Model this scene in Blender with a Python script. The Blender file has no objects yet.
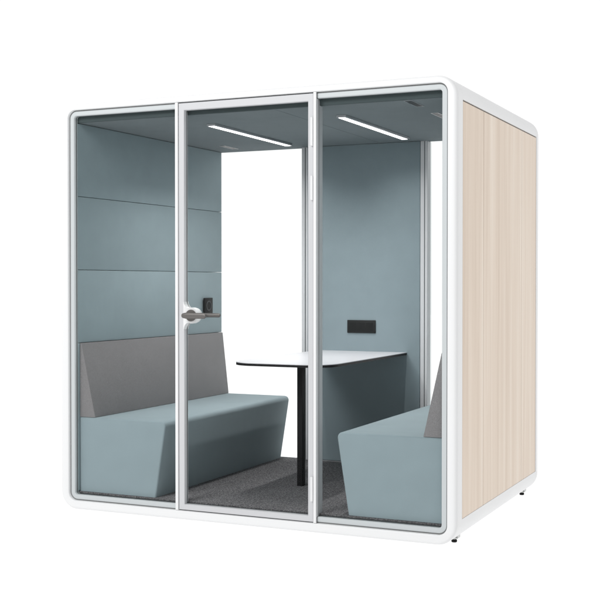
import bpy, bmesh, math
from mathutils import Vector, Matrix

# ------------------------------------------------------------------ camera, world, lamps
S = bpy.context.scene
C = S.collection
cam_d = bpy.data.cameras.new('camera')
cam_d.sensor_width = 36.0
cam_d.lens = 1142.127 / 600 * 36
cam_d.clip_end = 500
cam = bpy.data.objects.new('camera', cam_d)
C.objects.link(cam)
cam.location = (3.8829, -5.3178, 1.2266)
cam.rotation_euler = (math.pi / 2 - 0.0146, 0, 0.4304)
S.camera = cam

W = bpy.data.worlds.new('World')
S.world = W
W.use_nodes = True
wn, wl = W.node_tree.nodes, W.node_tree.links
wn.clear()
wo = wn.new('ShaderNodeOutputWorld')
wb = wn.new('ShaderNodeBackground')
wb.inputs[0].default_value = (1, 1, 1, 1)
# white world, deliberately dimmed towards the front to deepen the shade inside the booth
wtc = wn.new('ShaderNodeTexCoord')
wsp = wn.new('ShaderNodeSeparateXYZ')
wmr = wn.new('ShaderNodeMapRange')
wmr.inputs['From Min'].default_value = -.35
wmr.inputs['From Max'].default_value = .30
wmr.inputs['To Min'].default_value = .47
wmr.inputs['To Max'].default_value = 1.06
wl.new(wtc.outputs['Generated'], wsp.inputs[0])
wl.new(wsp.outputs['Y'], wmr.inputs['Value'])
wl.new(wmr.outputs[0], wb.inputs[1])
wl.new(wb.outputs[0], wo.inputs[0])

S.view_settings.view_transform = 'Standard'
S.view_settings.look = 'None'
S.view_settings.gamma = 1
S.view_settings.exposure = 0
S.cycles.max_bounces = 14
S.cycles.transparent_max_bounces = 24
S.cycles.diffuse_bounces = 6

# ------------------------------------------------------------------ materials
def mat(name, col=(.8, .8, .8), rough=.5, metal=0.0, spec=.5):
    m = bpy.data.materials.new(name)
    m.use_nodes = True
    b = m.node_tree.nodes['Principled BSDF']
    b.inputs['Base Color'].default_value = (*col, 1)
    b.inputs['Roughness'].default_value = rough
    b.inputs['Metallic'].default_value = metal
    b.inputs['Specular IOR Level'].default_value = spec
    return m, m.node_tree.nodes, m.node_tree.links, b

def coords(n, l, scale):
    tc = n.new('ShaderNodeTexCoord')
    mp = n.new('ShaderNodeMapping')
    mp.inputs['Scale'].default_value = scale
    l.new(tc.outputs['Object'], mp.inputs['Vector'])
    return mp

def noise(n, l, scale3, scale, detail=4, rough=.5):
    mp = coords(n, l, scale3)
    t = n.new('ShaderNodeTexNoise')
    t.inputs['Scale'].default_value = scale
    t.inputs['Detail'].default_value = detail
    t.inputs['Roughness'].default_value = rough
    l.new(mp.outputs[0], t.inputs['Vector'])
    return t

def ramp(n, l, src, stops):
    r = n.new('ShaderNodeValToRGB')
    e = r.color_ramp.elements
    while len(e) < len(stops):
        e.new(.5)
    for i, (p, c) in enumerate(stops):
        e[i].position = p
        e[i].color = (*c, 1)
    l.new(src, r.inputs[0])
    return r

def bump(n, l, b, src, strength, dist):
    bp = n.new('ShaderNodeBump')
    bp.inputs['Strength'].default_value = strength
    bp.inputs['Distance'].default_value = dist
    l.new(src, bp.inputs['Height'])
    l.new(bp.outputs[0], b.inputs['Normal'])

def painted(name, col, rough=.38):
    m, n, l, b = mat(name, col, rough, 0, .4)
    t = noise(n, l, (1, 1, 1), 260, 2)
    bump(n, l, b, t.outputs['Fac'], .06, .0006)
    t2 = noise(n, l, (1, 1, 1), 3, 3)
    mr = n.new('ShaderNodeMapRange')
    mr.inputs['To Min'].default_value = rough - .06
    mr.inputs['To Max'].default_value = rough + .08
    l.new(t2.outputs['Fac'], mr.inputs['Value'])
    l.new(mr.outputs[0], b.inputs['Roughness'])
    return m

def fabric(name, c, weave=900, var=.10):
    m, n, l, b = mat(name, c, .92, 0, .15)
    b.inputs['Sheen Weight'].default_value = .12
    b.inputs['Sheen Roughness'].default_value = .5
    t = noise(n, l, (1, 1, 1), weave, 2, .6)
    lo = tuple(x * (1 - var) for x in c)
    hi = tuple(min(1, x * (1 + var)) for x in c)
    r = ramp(n, l, t.outputs['Fac'], [(.3, lo), (.7, hi)])
    t2 = noise(n, l, (1, 1, 1), 9, 4)
    r2 = ramp(n, l, t2.outputs['Fac'], [(.3, (.955,) * 3), (.7, (1.0,) * 3)])
    mx = n.new('ShaderNodeMix')
    mx.data_type = 'RGBA'
    mx.blend_type = 'MULTIPLY'
    mx.inputs[0].default_value = 1
    l.new(r.outputs[0], mx.inputs[6])
    l.new(r2.outputs[0], mx.inputs[7])
    l.new(mx.outputs[2], b.inputs['Base Color'])
    t3 = noise(n, l, (1, 1, 1), 5.5, 2)
    bs = n.new('ShaderNodeBump')
    bs.inputs['Strength'].default_value = .5
    bs.inputs['Distance'].default_value = .010
    l.new(t3.outputs['Fac'], bs.inputs['Height'])
    bump(n, l, b, t.outputs['Fac'], .25, .0012)
    l.new(bs.outputs[0], n['Bump.001'].inputs['Normal'])
    return m

M = {}
M['white'] = painted('white_powder_coat', (.77, .775, .78))
M['lip'] = painted('pale_grey_trim', (.53, .56, .57), .45)
M['door'] = painted('silver_grey_trim', (.56, .565, .58), .4)
M['blue'] = fabric('blue_grey_fabric', (.260, .324, .349))
M['bluewall'] = fabric('blue_grey_felt', (.282, .354, .380), 600, .06)
M['bluepanel'] = fabric('blue_grey_wool', (.234, .292, .317), 600, .06)
M['grey'] = fabric('warm_grey_fabric', (.215, .208, .212), 380, .32)
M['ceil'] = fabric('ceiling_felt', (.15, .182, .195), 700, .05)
M['black'] = mat('black_metal', (.012, .012, .013), .45, 0, .12)[0]
M['rubber'] = mat('black_rubber', (.012, .012, .012), .7, 0, .12)[0]
M['gap'] = mat('dark_joint', (.09, .075, .065), .8)[0]
M['socket'] = mat('socket_plastic', (.018, .019, .019), .5, 0, .12)[0]
M['socket2'] = mat('socket_insert', (.014, .015, .015), .35, 0, .12)[0]
M['ringm'] = mat('dial_ring', (.05, .055, .06), .5, .2)[0]
M['handle'] = mat('bronze_grey_metal', (.14, .132, .126), .42, .55)[0]
M['alu'] = mat('brushed_aluminium', (.62, .63, .65), .3, .85)[0]
M['zinc'] = mat('zinc_bracket', (.6, .61, .6), .4, .4)[0]
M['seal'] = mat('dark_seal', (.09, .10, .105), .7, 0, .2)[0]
M['edge'] = mat('dark_green_grey_edge', (.055, .072, .075), .8, 0, .2)[0]
M['joint'] = mat('grey_joint', (.20, .205, .205), .7, 0, .2)[0]
M['top'] = mat('matt_white_laminate', (.60, .595, .62), .3, 0, .5)[0]

def led():
    m = bpy.data.materials.new('led_diffuser')
    m.use_nodes = True
    n, l = m.node_tree.nodes, m.node_tree.links
    n.clear()
    o = n.new('ShaderNodeOutputMaterial')
    e = n.new('ShaderNodeEmission')
    e.inputs[0].default_value = (1, .99, .98, 1)
    e.inputs[1].default_value = LED
    l.new(e.outputs[0], o.inputs[0])
    return m
LED = 6.0
M['led'] = led()

def glass():
    m = bpy.data.materials.new('clear_glass')
    m.use_nodes = True
    n, l = m.node_tree.nodes, m.node_tree.links
    n.clear()
    o = n.new('ShaderNodeOutputMaterial')
    tr = n.new('ShaderNodeBsdfTransparent')
    tr.inputs[0].default_value = (.993, .997, .996, 1)
    gl = n.new('ShaderNodeBsdfGlossy')
    gl.inputs['Roughness'].default_value = .0
    gl.inputs[0].default_value = (.9, .95, .95, 1)
    fr = n.new('ShaderNodeFresnel')
    fr.inputs[0].default_value = 1.09
    mx = n.new('ShaderNodeMixShader')
    l.new(fr.outputs[0], mx.inputs[0])
    l.new(tr.outputs[0], mx.inputs[1])
    l.new(gl.outputs[0], mx.inputs[2])
    l.new(mx.outputs[0], o.inputs[0])
    return m
M['glass'] = glass()

def wood():
    m, n, l, b = mat('pale_ash_veneer', (.7, .6, .5), .5, 0, .3)
    # long vertical grain: very stretched noise at three widths
    t1 = noise(n, l, (1, 5.5, .16), 2.2, 5, .60)
    t1.inputs['Distortion'].default_value = .25
    r1 = ramp(n, l, t1.outputs['Fac'], [(.25, (.68, .56, .455)), (.5, (.775, .66, .553)), (.75, (.85, .755, .655))])
    t2 = noise(n, l, (1, 64, .8), 2.0, 5, .72)
    r2 = ramp(n, l, t2.outputs['Fac'], [(.28, (.935, .925, .91)), (.68, (1, 1, 1))])
    t3 = noise(n, l, (1, 330, 5), 2.0, 2, .6)
    r3 = ramp(n, l, t3.outputs['Fac'], [(.34, (.975, .97, .965)), (.5, (1, 1, 1))])
    last = r1.outputs[0]
    for r in (r2, r3):
        mx = n.new('ShaderNodeMix')
        mx.data_type = 'RGBA'
        mx.blend_type = 'MULTIPLY'
        mx.inputs[0].default_value = 1
        l.new(last, mx.inputs[6])
        l.new(r.outputs[0], mx.inputs[7])
        last = mx.outputs[2]
    l.new(last, b.inputs['Base Color'])
    bump(n, l, b, t2.outputs['Fac'], .05, .0008)
    return m
M['wood'] = wood()

def carpet():
    m, n, l, b = mat('charcoal_carpet', (.1, .1, .1), .97, 0, .1)
    t = noise(n, l, (1, 1, 1), 118, 5, .85)
    r = ramp(n, l, t.outputs['Fac'], [(.36, (.035, .035, .037)), (.5, (.135, .132, .138)), (.64, (.40, .39, .40))])
    l.new(r.outputs[0], b.inputs['Base Color'])
    bump(n, l, b, t.outputs['Fac'], .9, .006)
    return m
M['carpet'] = carpet()

def glow_floor():
    # glow added to keep the floor white and free of the booth's contact shadow
    m, n, l, b = mat('glowing_white_floor', (.12, .12, .12), .6, 0, .1)
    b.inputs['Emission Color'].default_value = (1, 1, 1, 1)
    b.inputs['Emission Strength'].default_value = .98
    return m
M['table'] = glow_floor()  # for the floor, which glows though it is no lamp

# ------------------------------------------------------------------ mesh helpers
def finish(name, bm, m, parent=None, smooth=40, mods=None):
    bmesh.ops.recalc_face_normals(bm, faces=bm.faces)
    me = bpy.data.meshes.new(name)
    bm.to_mesh(me)
    bm.free()
    me.materials.append(m)
    if smooth:
        for p in me.polygons:
            p.use_smooth = True
        me.set_sharp_from_angle(angle=math.radians(smooth))
    o = bpy.data.objects.new(name, me)
    C.objects.link(o)
    if parent:
        o.parent = parent
    return o

def box(bm, x0, x1, y0, y1, z0, z1, bev=0, seg=2):
    vs = [bm.verts.new((x, y, z)) for x in (x0, x1) for y in (y0, y1) for z in (z0, z1)]
    q = [(0, 1, 3, 2), (4, 6, 7, 5), (0, 4, 5, 1), (2, 3, 7, 6), (0, 2, 6, 4), (1, 5, 7, 3)]
    fs = [bm.faces.new([vs[i] for i in f]) for f in q]
    if bev:
        es = list({e for f in fs for e in f.edges})
        bmesh.ops.bevel(bm, geom=es, offset=bev, segments=seg, profile=.5, affect='EDGES')

def boxo(name, m, parent, x0, x1, y0, y1, z0, z1, bev=0, seg=2):
    bm = bmesh.new()
    box(bm, x0, x1, y0, y1, z0, z1, bev, seg)
    return finish(name, bm, m, parent)

def rrect(x0, x1, z0, z1, r, n=10):
    """closed rounded rectangle, counter-clockwise from the bottom-left corner"""
    pts = []
    for cx, cz, a0 in ((x0 + r, z0 + r, 180), (x1 - r, z0 + r, 270), (x1 - r, z1 - r, 0), (x0 + r, z1 - r, 90)):
        for k in range(n + 1):
            a = math.radians(a0 + 90 * k / n)
            pts.append((cx + r * math.cos(a), cz + r * math.sin(a)))
    return pts

def loft(bm, rings, closed=True, wrap=True):
    """rings: lists of 3-D points of one length; wrap joins the last ring to the first"""
    R = [[bm.verts.new(p) for p in ring] for ring in rings]
    k, n = len(R), len(R[0])
    for i in range(k if wrap else k - 1):
        a, b = R[i], R[(i + 1) % k]
        for j in range(n if closed else n - 1):
            j2 = (j + 1) % n
            bm.faces.new((a[j], a[j2], b[j2], b[j]))
    if not closed:
        bm.faces.new([r[0] for r in R])
        bm.faces.new([r[-1] for r in reversed(R)])
    return R

def cyl(bm, p0, p1, r, n=24, r2=None, bev=0):
    p0, p1 = Vector(p0), Vector(p1)
    d = (p1 - p0)
    u = d.orthogonal().normalized()
    v = d.normalized().cross(u)
    def ring(c, rr):
        return [bm.verts.new(c + rr * (math.cos(2 * math.pi * i / n) * u + math.sin(2 * math.pi * i / n) * v)) for i in range(n)]
    dn = d.normalized()
    rs = []
    r2 = r if r2 is None else r2
    if bev:
        rs = [ring(p0, r - bev), ring(p0 + dn * bev, r), ring(p1 - dn * bev, r2), ring(p1, r2 - bev)]
    else:
        rs = [ring(p0, r), ring(p1, r2)]
    for a, b in zip(rs, rs[1:]):
        for i in range(n):
            bm.faces.new((a[i], a[(i + 1) % n], b[(i + 1) % n], b[i]))
    bm.faces.new(list(reversed(rs[0])))
    bm.faces.new(rs[-1])

def thing(name, label, cat, loc=(0, 0, 0), group=None):
    o = bpy.data.objects.new(name, None)
    C.objects.link(o)
    o.location = loc
    o.empty_display_size = .1
    o['label'] = label
    o['category'] = cat
    if group:
        o['group'] = group
    return o

# ------------------------------------------------------------------ main measures (metres)
XR, H = 2.2244, 2.2           # opening of the front frame, 0..XR by 0..H
OX0, OX1, OZ0, OZ1 = -.058, 2.2744, -.0506, 2.236
D = 1.66                      # depth of the inner room
YB = 1.735                    # back of the booth
FZ, CZ = .0443, 2.135         # carpet top, ceiling
XW = .0815                    # face of the padded side wall at the back; the padding thins out to the front
XF = .034
GZ = -.078                    # surface the booth stands on

# ------------------------------------------------------------------ the surface
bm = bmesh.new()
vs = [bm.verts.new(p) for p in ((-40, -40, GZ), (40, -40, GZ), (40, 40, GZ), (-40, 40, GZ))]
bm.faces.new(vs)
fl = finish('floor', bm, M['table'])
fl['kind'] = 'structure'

# ------------------------------------------------------------------ the booth
booth = thing('meeting_booth', 'white framed glass front meeting booth with pale wood side and blue grey padding', 'booth', (0, 0, 0))

def lerp_rect(t, n=12):
    """t = 0 the outer outline, 1 the opening"""
    return rrect(OX0 * (1 - t), OX1 + (XR - OX1) * t, OZ0 * (1 - t), OZ1 + (H - OZ1) * t, .105 * (1 - t) + .047 * t, n)

def P3(pts, y):
    return [(x, y, z) for x, z in pts]

r = .022
bm = bmesh.new()
prof = [(0, .0915), (0, r)]
for k in range(1, 8):
    a = math.radians(90 * k / 8)
    prof.append((r / .055 * (1 - math.cos(a)), r * (1 - math.sin(a))))
prof += [(r / .055, 0), (.90, 0), (.955, .0015), (.985, .0045), (1, .009), (1, .0915)]
loft(bm, [P3(lerp_rect(t), y) for t, y in prof])
finish('front_frame', bm, M['white'], booth, 50)

# body between the frames, with the sides stepped in for the veneer panels
WZ0, WZ1, WY0, WY1 = .0696, 2.1234, .092, 1.6576
def shell_outline():
    pts = lerp_rect(0, 12)
    out = []
    n = 13
    bl, br, tr, tl = pts[:n], pts[n:2 * n], pts[2 * n:3 * n], pts[3 * n:]
    d = .012
    out += bl + br
    out += [(OX1, WZ0), (OX1 - d, WZ0), (OX1 - d, WZ1), (OX1, WZ1)]
    out += tr + tl
    out += [(OX0, WZ1), (OX0 + d, WZ1), (OX0 + d, WZ0), (OX0, WZ0)]
    return out
so = shell_outline()
def inner_match(pts):
    out = []
    for x, z in pts:
        out.append((min(max(x, .0), XR), min(max(z, .0), H)))
    return out
si = inner_match(so)
bm = bmesh.new()
loft(bm, [P3(so, .0921), P3(so, 1.6572), P3(si, 1.6572), P3(si, .0921)])
bmesh.ops.remove_doubles(bm, verts=bm.verts, dist=1e-6)
finish('body_shell', bm, M['white'], booth, 50)

bm = bmesh.new()
rb = .03
prof = [(1, 1.6580), (0, 1.6580), (0, YB - rb)]
for k in range(1, 8):
    a = math.radians(90 * k / 8)
    prof.append((rb / .055 * (1 - math.cos(a)), YB - rb * (1 - math.sin(a))))
prof += [(rb / .055, YB), (1, YB)]
loft(bm, [P3(lerp_rect(t), y) for t, y in prof])
finish('back_frame', bm, M['white'], booth, 50)

# wooden side panels, three boards each side by side, in a thin dark joint
def side_panel(xf, sgn):
    bm = bmesh.new()
    ys = [WY0 + .0012, .472, 1.292, WY1 - .006]
    for a, b in zip(ys, ys[1:]):
        x0, x1 = sorted((xf - sgn * .010, xf - sgn * .0004))
        box(bm, x0, x1, a + .0026, b - .0026, WZ0 + .0012, WZ1 - .007, .0006, 1)
    o = finish('side_panel', bm, M['wood'], booth)
    bm = bmesh.new()
    x0, x1 = sorted((xf - sgn * .0118, xf - sgn * .0105))
    box(bm, x0, x1, WY0, WY1, WZ0 + .0005, WZ1 - .0005)
    finish('joint', bm, M['gap'], o)
side_panel(OX1, 1)
side_panel(OX0, -1)

# inner pale grey frame round the fixed panes: an open profile each side of the door
PA0, PA1 = .6995, .7165       # post between left pane and door
PB0, PB1 = 1.5150, 1.5305     # post between door and right pane
LW = .0316
def lip(side):
    bm = bmesh.new()
    def path(off, n=10):
        r = max(.047 - off, .012)
        x0, x1, z0, z1 = off, XR - off, off, H - off
        p = []
        if side < 0:
            xe = PA0 - .0005
            p.append((xe, z0))
            for a0, cx, cz in ((270, x0 + r, z0 + r), (180, x0 + r, z1 - r)):
                for k in range(n + 1):
                    a = math.radians(a0 - 90 * k / n)
                    p.append((cx + r * math.cos(a), cz + r * math.sin(a)))
            p.append((xe, z1))
        else:
            xe = PB1 + .0005
            p.append((xe, z0))
            for a0, cx, cz in ((270, x1 - r, z0 + r), (0, x1 - r, z1 - r)):
                for k in range(n + 1):
                    a = math.radians(a0 + 90 * k / n)
                    p.append((cx + r * math.cos(a), cz + r * math.sin(a)))
            p.append((xe, z1))
        return p
    prof = [(.0058, .050), (.0058, .0185), (.0072, .0165), (.028, .0165), (.0316, .020), (.0316, .050)]
    loft(bm, [P3(path(o), y) for o, y in prof], closed=False)
    wf = finish('window_frame', bm, M['lip'], booth, 35)
    bm = bmesh.new()
    loft(bm, [P3(path(o), y) for o, y in ((.0003, .045), (.0003, .0195), (.0056, .0195), (.0056, .045))], closed=False)
    finish('joint', bm, M['joint'], wf, 35)
    return wf
wfL = lip(-1)
wfR = lip(1)
def pane(name, parent, x0, x1, y, z0, z1, m=None):
    bm = bmesh.new()
    box(bm, x0, x1, y, y + .008, z0, z1)
    for f in list(bm.faces):
        if abs(f.normal.y) < .5:
            pass
    return finish(name, bm, m or M['glass'], parent, 0)
def seal(parent, x0, x1, y, z0, z1, w=.004):
    """thin dark gasket round a pane"""
    bm = bmesh.new()
    rings = [P3(rrect(x0 + o, x1 - o, z0 + o, z1 - o, .010, 4), yy) for o, yy in ((0, y), (w, y), (w, y + .006), (0, y + .006))]
    loft(bm, rings)
    finish('gasket', bm, M['seal'], parent)
pane('glass_pane', wfL, LW - .004, PA0 + .001, .041, LW - .006, H - LW + .004)
seal(wfL, LW - .001, PA0 + .003, .0345, LW - .001, H - LW + .001, .0028)
pane('glass_pane', wfR, PB1 - .001, XR - LW + .004, .041, LW - .006, H - LW + .004)
seal(wfR, PB1 - .003, XR - LW + .001, .0345, LW - .001, H - LW + .001, .0028)

for x0, x1, y1 in ((PA0, PA1, .055), (PB0, PB1, .088)):
    boxo('post', M['white'], booth, x0, x1, .001, .012, .001, H - .001, .0018)
# darker channels behind the bright post edges
boxo('post_channel', M['door'], booth, PA0 + .001, PA1 - .001, .0122, .058, .0012, H - .0012)
boxo('post_channel', M['door'], booth, PB0 + .001, PB1 - .0008, .0122, .086, .0320, H - .0335)

# the door
DX0, DX1, DZ0, DZ1 = PA1 + .0025, PB0 - .0025, .005, H - .006
SL, SR, RB, RT = .034, .029, .030, .038
bm = bmesh.new()
def drect(i, x=0):
    return [(DX0 + i * SL, DZ0 + i * RB), (DX1 - i * SR, DZ0 + i * RB), (DX1 - i * SR, DZ1 - i * RT), (DX0 + i * SL, DZ1 - i * RT)]
prof = [(0, .046), (0, .0085), (.05, .0065), (.93, .0065), (1, .0085), (1, .046)]
loft(bm, [P3(drect(t), y) for t, y in prof])
door = finish('door', bm, M['door'], booth, 30)
GX0, GX1, GZ0_, GZ1_ = DX0 + SL, DX1 - SR, DZ0 + RB, DZ1 - RT
pane('glass_pane', door, GX0 - .004, GX1 + .004, .0365, GZ0_ - .003, GZ1_ + .003)
seal(door, GX0 - .001, GX1 + .001, .0325, GZ0_ - .001, GZ1_ + .001, .0024)
# dark strips put in as the shadow line of the door rebate, top and bottom
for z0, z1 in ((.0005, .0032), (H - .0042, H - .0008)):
    boxo('rebate_shadow_strip', M['seal'], door, DX0, DX1, .020, .045, z0, z1)

# hinges on the right stile
for z0, z1 in ((1.926, 2.072), (1.650, 1.775), (.112, .238)):
    bm = bmesh.new()
    cyl(bm, (1.5075, -.0005, z0), (1.5075, -.0005, z1), .0068, 20, bev=.0012)
    hg = finish('hinge', bm, M['white'], door)
    boxo('hinge_leaf', M['door'], hg, 1.494, 1.5135, .0035, .0062, z0 + .004, z1 - .004)

# lock plate with a round bulge over the glass, lever outside and inside
LX, LZ = .800, 1.054
def plate(y0, y1, R=.042):
    pts = []
    xl = .7535 - .003
    pts.append((xl, LZ - .074))
    # lower neck, arc, upper neck
    pts.append((.7532, LZ - .074))
    for k in range(0, 7):
        t = k / 6
        pts.append((.7538 + .016 * t * t, LZ - .072 + .030 * t))
    for k in range(1, 24):
        a = math.radians(-128 + 256 * k / 24)
        pts.append((LX + R * math.cos(a), LZ + R * 1.02 * math.sin(a)))
    for k in range(0, 7):
        t = 1 - k / 6
        pts.append((.7538 + .016 * t * t, LZ + .072 - .030 * t))
    pts.append((.7532, LZ + .074))
    pts.append((xl, LZ + .074))
    bm = bmesh.new()
    n = len(pts)
    a = [bm.verts.new((x, y0, z)) for x, z in pts]
    b = [bm.verts.new((x, y1, z)) for x, z in pts]
    bm.faces.new(a)
    bm.faces.new(list(reversed(b)))
    for i in range(n):
        bm.faces.new((a[i], a[(i + 1) % n], b[(i + 1) % n], b[i]))
    return bm
lp = finish('lock_plate', plate(.001, .0335), M['white'], door, 30)
lp2 = finish('lock_plate', plate(.0465, .052, .038), M['white'], door, 30)
def lever(sgn, y_face, parent):
    bm = bmesh.new()
    cyl(bm, (LX, y_face, LZ), (LX, y_face + sgn * .010, LZ), .0315, 32, bev=.002)
    cyl(bm, (LX, y_face + sgn * .009, LZ), (LX, y_face + sgn * .040, LZ), .013, 20)
    y = y_face + sgn * .040
    # grip: flattened rounded bar with a thumb-turn end on the left
    sec = [(-.034, .009), (-.030, .0125), (-.01, .0165), (.02, .0165), (.05, .0155), (.098, .0155), (.106, .0135), (.1095, .009)] if sgn < 0 else [(-.040, .009), (-.034, .0115), (.115, .0115), (.122, .0105), (.125, .007)]
    rings = []
    for dx, h in sec:
        rings.append([(LX + dx, y + .0075 * math.cos(t), LZ + h * math.sin(t)) for t in [2 * math.pi * k / 20 for k in range(20)]])
    R = loft(bm, rings, closed=True, wrap=False)
    bm.faces.new(R[0]); bm.faces.new(list(reversed(R[-1])))
    return finish('handle', bm, M['handle'], parent, 35)
lever(-1, .001, door)
lever(1, .052, door)

# floor and carpet
boxo('floor_panel', M['lip'], booth, .001, XR - .001, .062, D + .055, .001, .034)
boxo('carpet', M['carpet'], booth, .001, XR - .001, .0505, D + .04, .0345, FZ, .002, 2)
# threshold strip between the inner frame and the carpet
# ceiling in two boards
bm = bmesh.new()
box(bm, .001, 1.2655, .062, D + .04, CZ, CZ + .02, .002, 1)
box(bm, 1.2675, XR - .001, .062, D + .04, CZ, CZ + .02, .002, 1)
ceiling = finish('ceiling', bm, M['ceil'], booth)
bm = bmesh.new()
box(bm, .001, XR - .001, .0615, D + .04, CZ + .021, CZ + .045)
finish('ceiling_backing', bm, M['ceil'], booth)

LAMP_W = 8.0
boxo('ceiling_edge', M['edge'], booth, .001, XR - .001, .0505, .0612, CZ + .0005, 2.172)
# ceiling lamps: slim bars under the ceiling
for xc in (.7065, 1.5085):
    bm = bmesh.new()
    box(bm, xc - .028, xc + .028, .385, 1.425, CZ - .014, CZ - .0003, .0015, 1)
    lf = finish('ceiling_lamp', bm, M['alu'], booth)
    bm = bmesh.new()
    box(bm, xc - .019, xc + .017, .393, 1.417, CZ - .0146, CZ - .0142)
    finish('light_diffuser', bm, M['led'], lf)
    ld = bpy.data.lights.new('ceiling_lamp_light', 'AREA')
    ld.shape = 'RECTANGLE'
    ld.size, ld.size_y = .030, .92
    ld.energy = LAMP_W
    ld.spread = math.radians(134)
    ld.color = (1, .99, .975)
    lo = bpy.data.objects.new('ceiling_lamp_light', ld)
    C.objects.link(lo)
    lo.location = (xc, .86, CZ - .0160)
    lo.parent = lf

# ceiling air grilles
def grille(xc, y0, y1):
    bm = bmesh.new()
    w = .021
    rings = [[(xc - w + o, y0 + o, z), (xc + w - o, y0 + o, z), (xc + w - o, y1 - o, z), (xc - w + o, y1 - o, z)]
             for o, z in ((0, CZ - .0003), (0, CZ - .002), (.0028, CZ - .002), (.0028, CZ - .0003))]
    loft(bm, rings)
    g = finish('ceiling_grille', bm, M['alu'], booth)
    bm = bmesh.new()
    box(bm, xc - w + .0045, xc + w - .0045, y0 + .0045, y1 - .0045, CZ - .0012, CZ - .0004)
    finish('grille_slot', bm, M['socket2'], g)
grille(1.995, .075, .275)
grille(1.990, .520, .720)
grille(.262, 1.330, 1.530)

# padded side walls: four cushions each, one above another
def wall_pad(side):
    zz = [FZ + .0005, .8871, 1.3030, 1.7201, CZ - .0015]
    for z0, z1 in zip(zz, zz[1:]):
        bm = bmesh.new()
        box(bm, .001, XW, .047, D, z0 + .0012, z1 - .0012, .003, 2)
        for v in bm.verts:
            if v.co.x > .03:
                v.co.x += (XF - XW) * (D - v.co.y) / (D - .047)
            if side > 0:
                v.co.x = XR - v.co.x
        o = finish('wall_cushion', bm, M['bluewall'], booth, 50)
wall_pad(-1)
wall_pad(1)

# back: two windows and a padded panel between two metal uprights
UL0, UL1, UR0, UR1 = .702, .746, 1.535, 1.582
for x0, x1 in ((UL0, UL1), (UR0, UR1)):
    bm = bmesh.new()
    box(bm, x0, x1, D - .022, D + .060, FZ + .0006, CZ - .0004, .0015, 1)
    u = finish('window_upright', bm, M['door'], booth)
    bm = bmesh.new()
    xx0, xx1 = (x0 + .024, x0 + .030) if x0 < 1 else (x0 + .026, x0 + .031)
    box(bm, xx0, xx1, D - .0235, D - .0222, FZ + .003, CZ - .003)
    finish('gasket', bm, M['seal'], u)
boxo('back_cushion', M['bluepanel'], booth, UL1 + .001, UR0 - .001, D - .026, D + .03, FZ + .010, CZ - .0012, .004, 2)
boxo('back_trim', M['alu'], booth, UL1 + .001, UR0 - .001, D - .030, D + .02, FZ + .0006, FZ + .0085, .001, 1)
boxo('back_board', M['white'], booth, UL1 + .001, UR0 - .001, D + .0305, D + .058, FZ + .0006, CZ - .0012)
for x0, x1 in ((.001, UL0 - .0005), (UR1 + .0005, XR - .001)):
    p = pane('glass_pane', booth, x0, x1, D + .0415, .0345, CZ + .010)

# black power socket on the padded panel, control plate on the left wall
bm = bmesh.new()
box(bm, 1.036, 1.234, D - .0345, D - .0263, .902, .986, .002, 2)
ps = finish('power_socket', bm, M['socket'], booth)
bm = bmesh.new()
for k in range(3):
    x = 1.052 + k * .059
    box(bm, x, x + .048, D - .0352, D - .0347, .918, .970)
finish('socket_insert', bm, M['socket2'], ps)
bm = bmesh.new()
box(bm, XW + .0003, XW + .012, 1.400, 1.512, 1.022, 1.128, .003, 2)
cp = finish('control_plate', bm, M['socket'], booth)
bm = bmesh.new()
N = 32
rings = []
for rr, x in ((.034, XW + .0121), (.034, XW + .0135), (.027, XW + .0135), (.027, XW + .0121)):
    rings.append([(x, 1.456 + rr * math.cos(2 * math.pi * k / N), 1.075 + rr * math.sin(2 * math.pi * k / N)) for k in range(N)])
loft(bm, rings)
finish('dial_ring', bm, M['ringm'], cp)

# four feet, each a bracket with a black pad
for x in (.03, 2.194):
    for y in (.225, 1.640):
        bm = bmesh.new()
        cyl(bm, (x, y, GZ + .0145), (x, y, OZ0 + .002), .007, 16)
        sgn = 1
        box(bm, x - .014, x + .014, y + .015, y + .060, OZ0 - .013, OZ0 + .003, .001, 1)
        f = finish('foot', bm, M['zinc'], booth)
        bm = bmesh.new()
        cyl(bm, (x, y, GZ), (x, y, GZ + .014), .0145, 28, bev=.003)
        finish('foot_pad', bm, M['rubber'], f)

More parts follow.
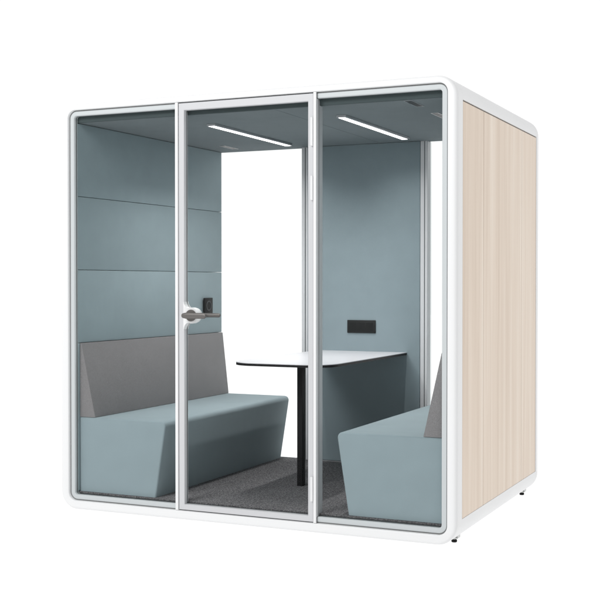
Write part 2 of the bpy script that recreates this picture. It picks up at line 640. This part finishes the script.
# ------------------------------------------------------------------ benches
YF, YE = .058, D - .003
XB, ZB = .128, .4655
XA, ZA, XC = .6052, .4665, .5389
def bench(mirror, label):
    t = thing('bench', label, 'bench', (.3 if not mirror else XR - .3, YF, FZ), 'benches facing each other inside the booth')
    ox = t.location.x
    def X(v):
        return ((v) if not mirror else XR - v) - ox
    def solid(name, prof, m, y0, y1, bev, seg=4):
        """prof: (x, z) corners; a prism along y with rounded edges"""
        bm = bmesh.new()
        def wx(x, y):
            return x + (XF - XW) * (D - y) / (D - .047) if x < XW + .0125 else x
        a = [bm.verts.new((X(wx(x, y0)), y0 - YF, z - FZ)) for x, z in prof]
        b = [bm.verts.new((X(wx(x, y1)), y1 - YF, z - FZ)) for x, z in prof]
        bm.faces.new(a)
        bm.faces.new(list(reversed(b)))
        n = len(prof)
        for i in range(n):
            bm.faces.new((a[i], a[(i + 1) % n], b[(i + 1) % n], b[i]))
        bmesh.ops.recalc_face_normals(bm, faces=bm.faces)
        # big radius on the front top edge, small on the rest
        def is_front_top(e):
            return all(abs(v.co.x - X(XA)) < 1e-4 and abs(v.co.z - (ZA - FZ)) < 1e-3 for v in e.verts)
        if name == 'seat':
            es = [e for e in bm.edges if is_front_top(e)]
            bmesh.ops.bevel(bm, geom=es, offset=.034, segments=8, profile=.5, affect='EDGES')
            es = [e for e in bm.edges if abs(e.verts[0].co.y - e.verts[1].co.y) < 1e-5 and max(v.co.z for v in e.verts) > .02
                  and abs(e.calc_face_angle(0)) > .9]
            bmesh.ops.bevel(bm, geom=es, offset=bev, segments=seg, profile=.5, affect='EDGES')
        else:
            bmesh.ops.bevel(bm, geom=list(bm.edges), offset=bev, segments=seg, profile=.5, affect='EDGES')
        return finish(name, bm, m, t, 60)
    solid('seat', [(XW + .001, FZ + .0006), (XC, FZ + .0006), (XA, ZA), (XW + .001, ZA)], M['blue'], YF, YE, .010)
    solid('backrest', [(XW + .001, ZB + .0015), (XB + .012, ZB + .0015), (XW + .012, .8868), (XW + .001, .8868)], M['grey'], YF + .002, YE - .004, .003, 2)
    return t
bench(False, 'blue grey bench on the left, seen along its whole length under the wide padded wall')
bench(True, 'blue grey bench on the right, its end facing the glass beside the wood side')

# ------------------------------------------------------------------ table
TZ = .783
tb = thing('table', 'white table with thin black edge and one black leg between the two benches', 'table', (1.1122, .72, FZ))
def table_outline(x0, x1, y0, y1, r, n=14):
    p = [(x0, y1), ]
    for cx, a0 in ((x0 + r, 180), (x1 - r, 270)):
        for k in range(n + 1):
            a = math.radians(a0 + 90 * k / n)
            p.append((cx + r * math.cos(a), y0 + r + r * math.sin(a)))
    p.append((x1, y1))
    return p
def slab(name, m, out, z0, z1, parent):
    bm = bmesh.new()
    L = parent.location
    a = [bm.verts.new((x - L.x, y - L.y, z0 - L.z)) for x, y in out]
    b = [bm.verts.new((x - L.x, y - L.y, z1 - L.z)) for x, y in out]
    bm.faces.new(list(reversed(a)))
    bm.faces.new(b)
    n = len(out)
    for i in range(n):
        bm.faces.new((a[i], a[(i + 1) % n], b[(i + 1) % n], b[i]))
    return finish(name, bm, m, parent, 30)
TX0, TX1, TY0, TY1 = 1.1122 - .285, 1.1122 + .335, .34, D - .0268
slab('tabletop', M['top'], table_outline(TX0, TX1, TY0, TY1, .16), TZ - .0035, TZ, tb)
slab('table_edge', M['black'], table_outline(TX0 + .0003, TX1 - .0003, TY0 + .0003, TY1, .16), TZ - .017, TZ - .0037, tb)
def tbox(name, m, x0, x1, y0, y1, z0, z1, bev=0):
    bm = bmesh.new()
    L = tb.location
    box(bm, x0 - L.x, x1 - L.x, y0 - L.y, y1 - L.y, z0 - L.z, z1 - L.z, bev, 2)
    return finish(name, m=m, bm=bm, parent=tb)
tbox('bracket', M['black'], .995, 1.23, .60, .86, TZ - .026, TZ - .0172)
tbox('leg', M['black'], 1.094, 1.127, .715, .760, FZ + .0006, TZ - .0262, .002)

# ------------------------------------------------------------------ added lamp
def area(name, loc, target, size, power, col=(1, 1, 1)):
    d = bpy.data.lights.new(name, 'AREA')
    d.shape = 'RECTANGLE'
    d.size, d.size_y = size
    d.energy = power
    d.color = col
    o = bpy.data.objects.new(name, d)
    C.objects.link(o)
    o.location = loc
    v = Vector(target) - Vector(loc)
    o.rotation_euler = v.to_track_quat('-Z', 'Y').to_euler()
    return o

area('added_key_lamp', (-1.0, -7.0, 6.0), (1.1, 0, 1.0), (4, 3), 480)  # unseen lamp added in front to whiten the frame
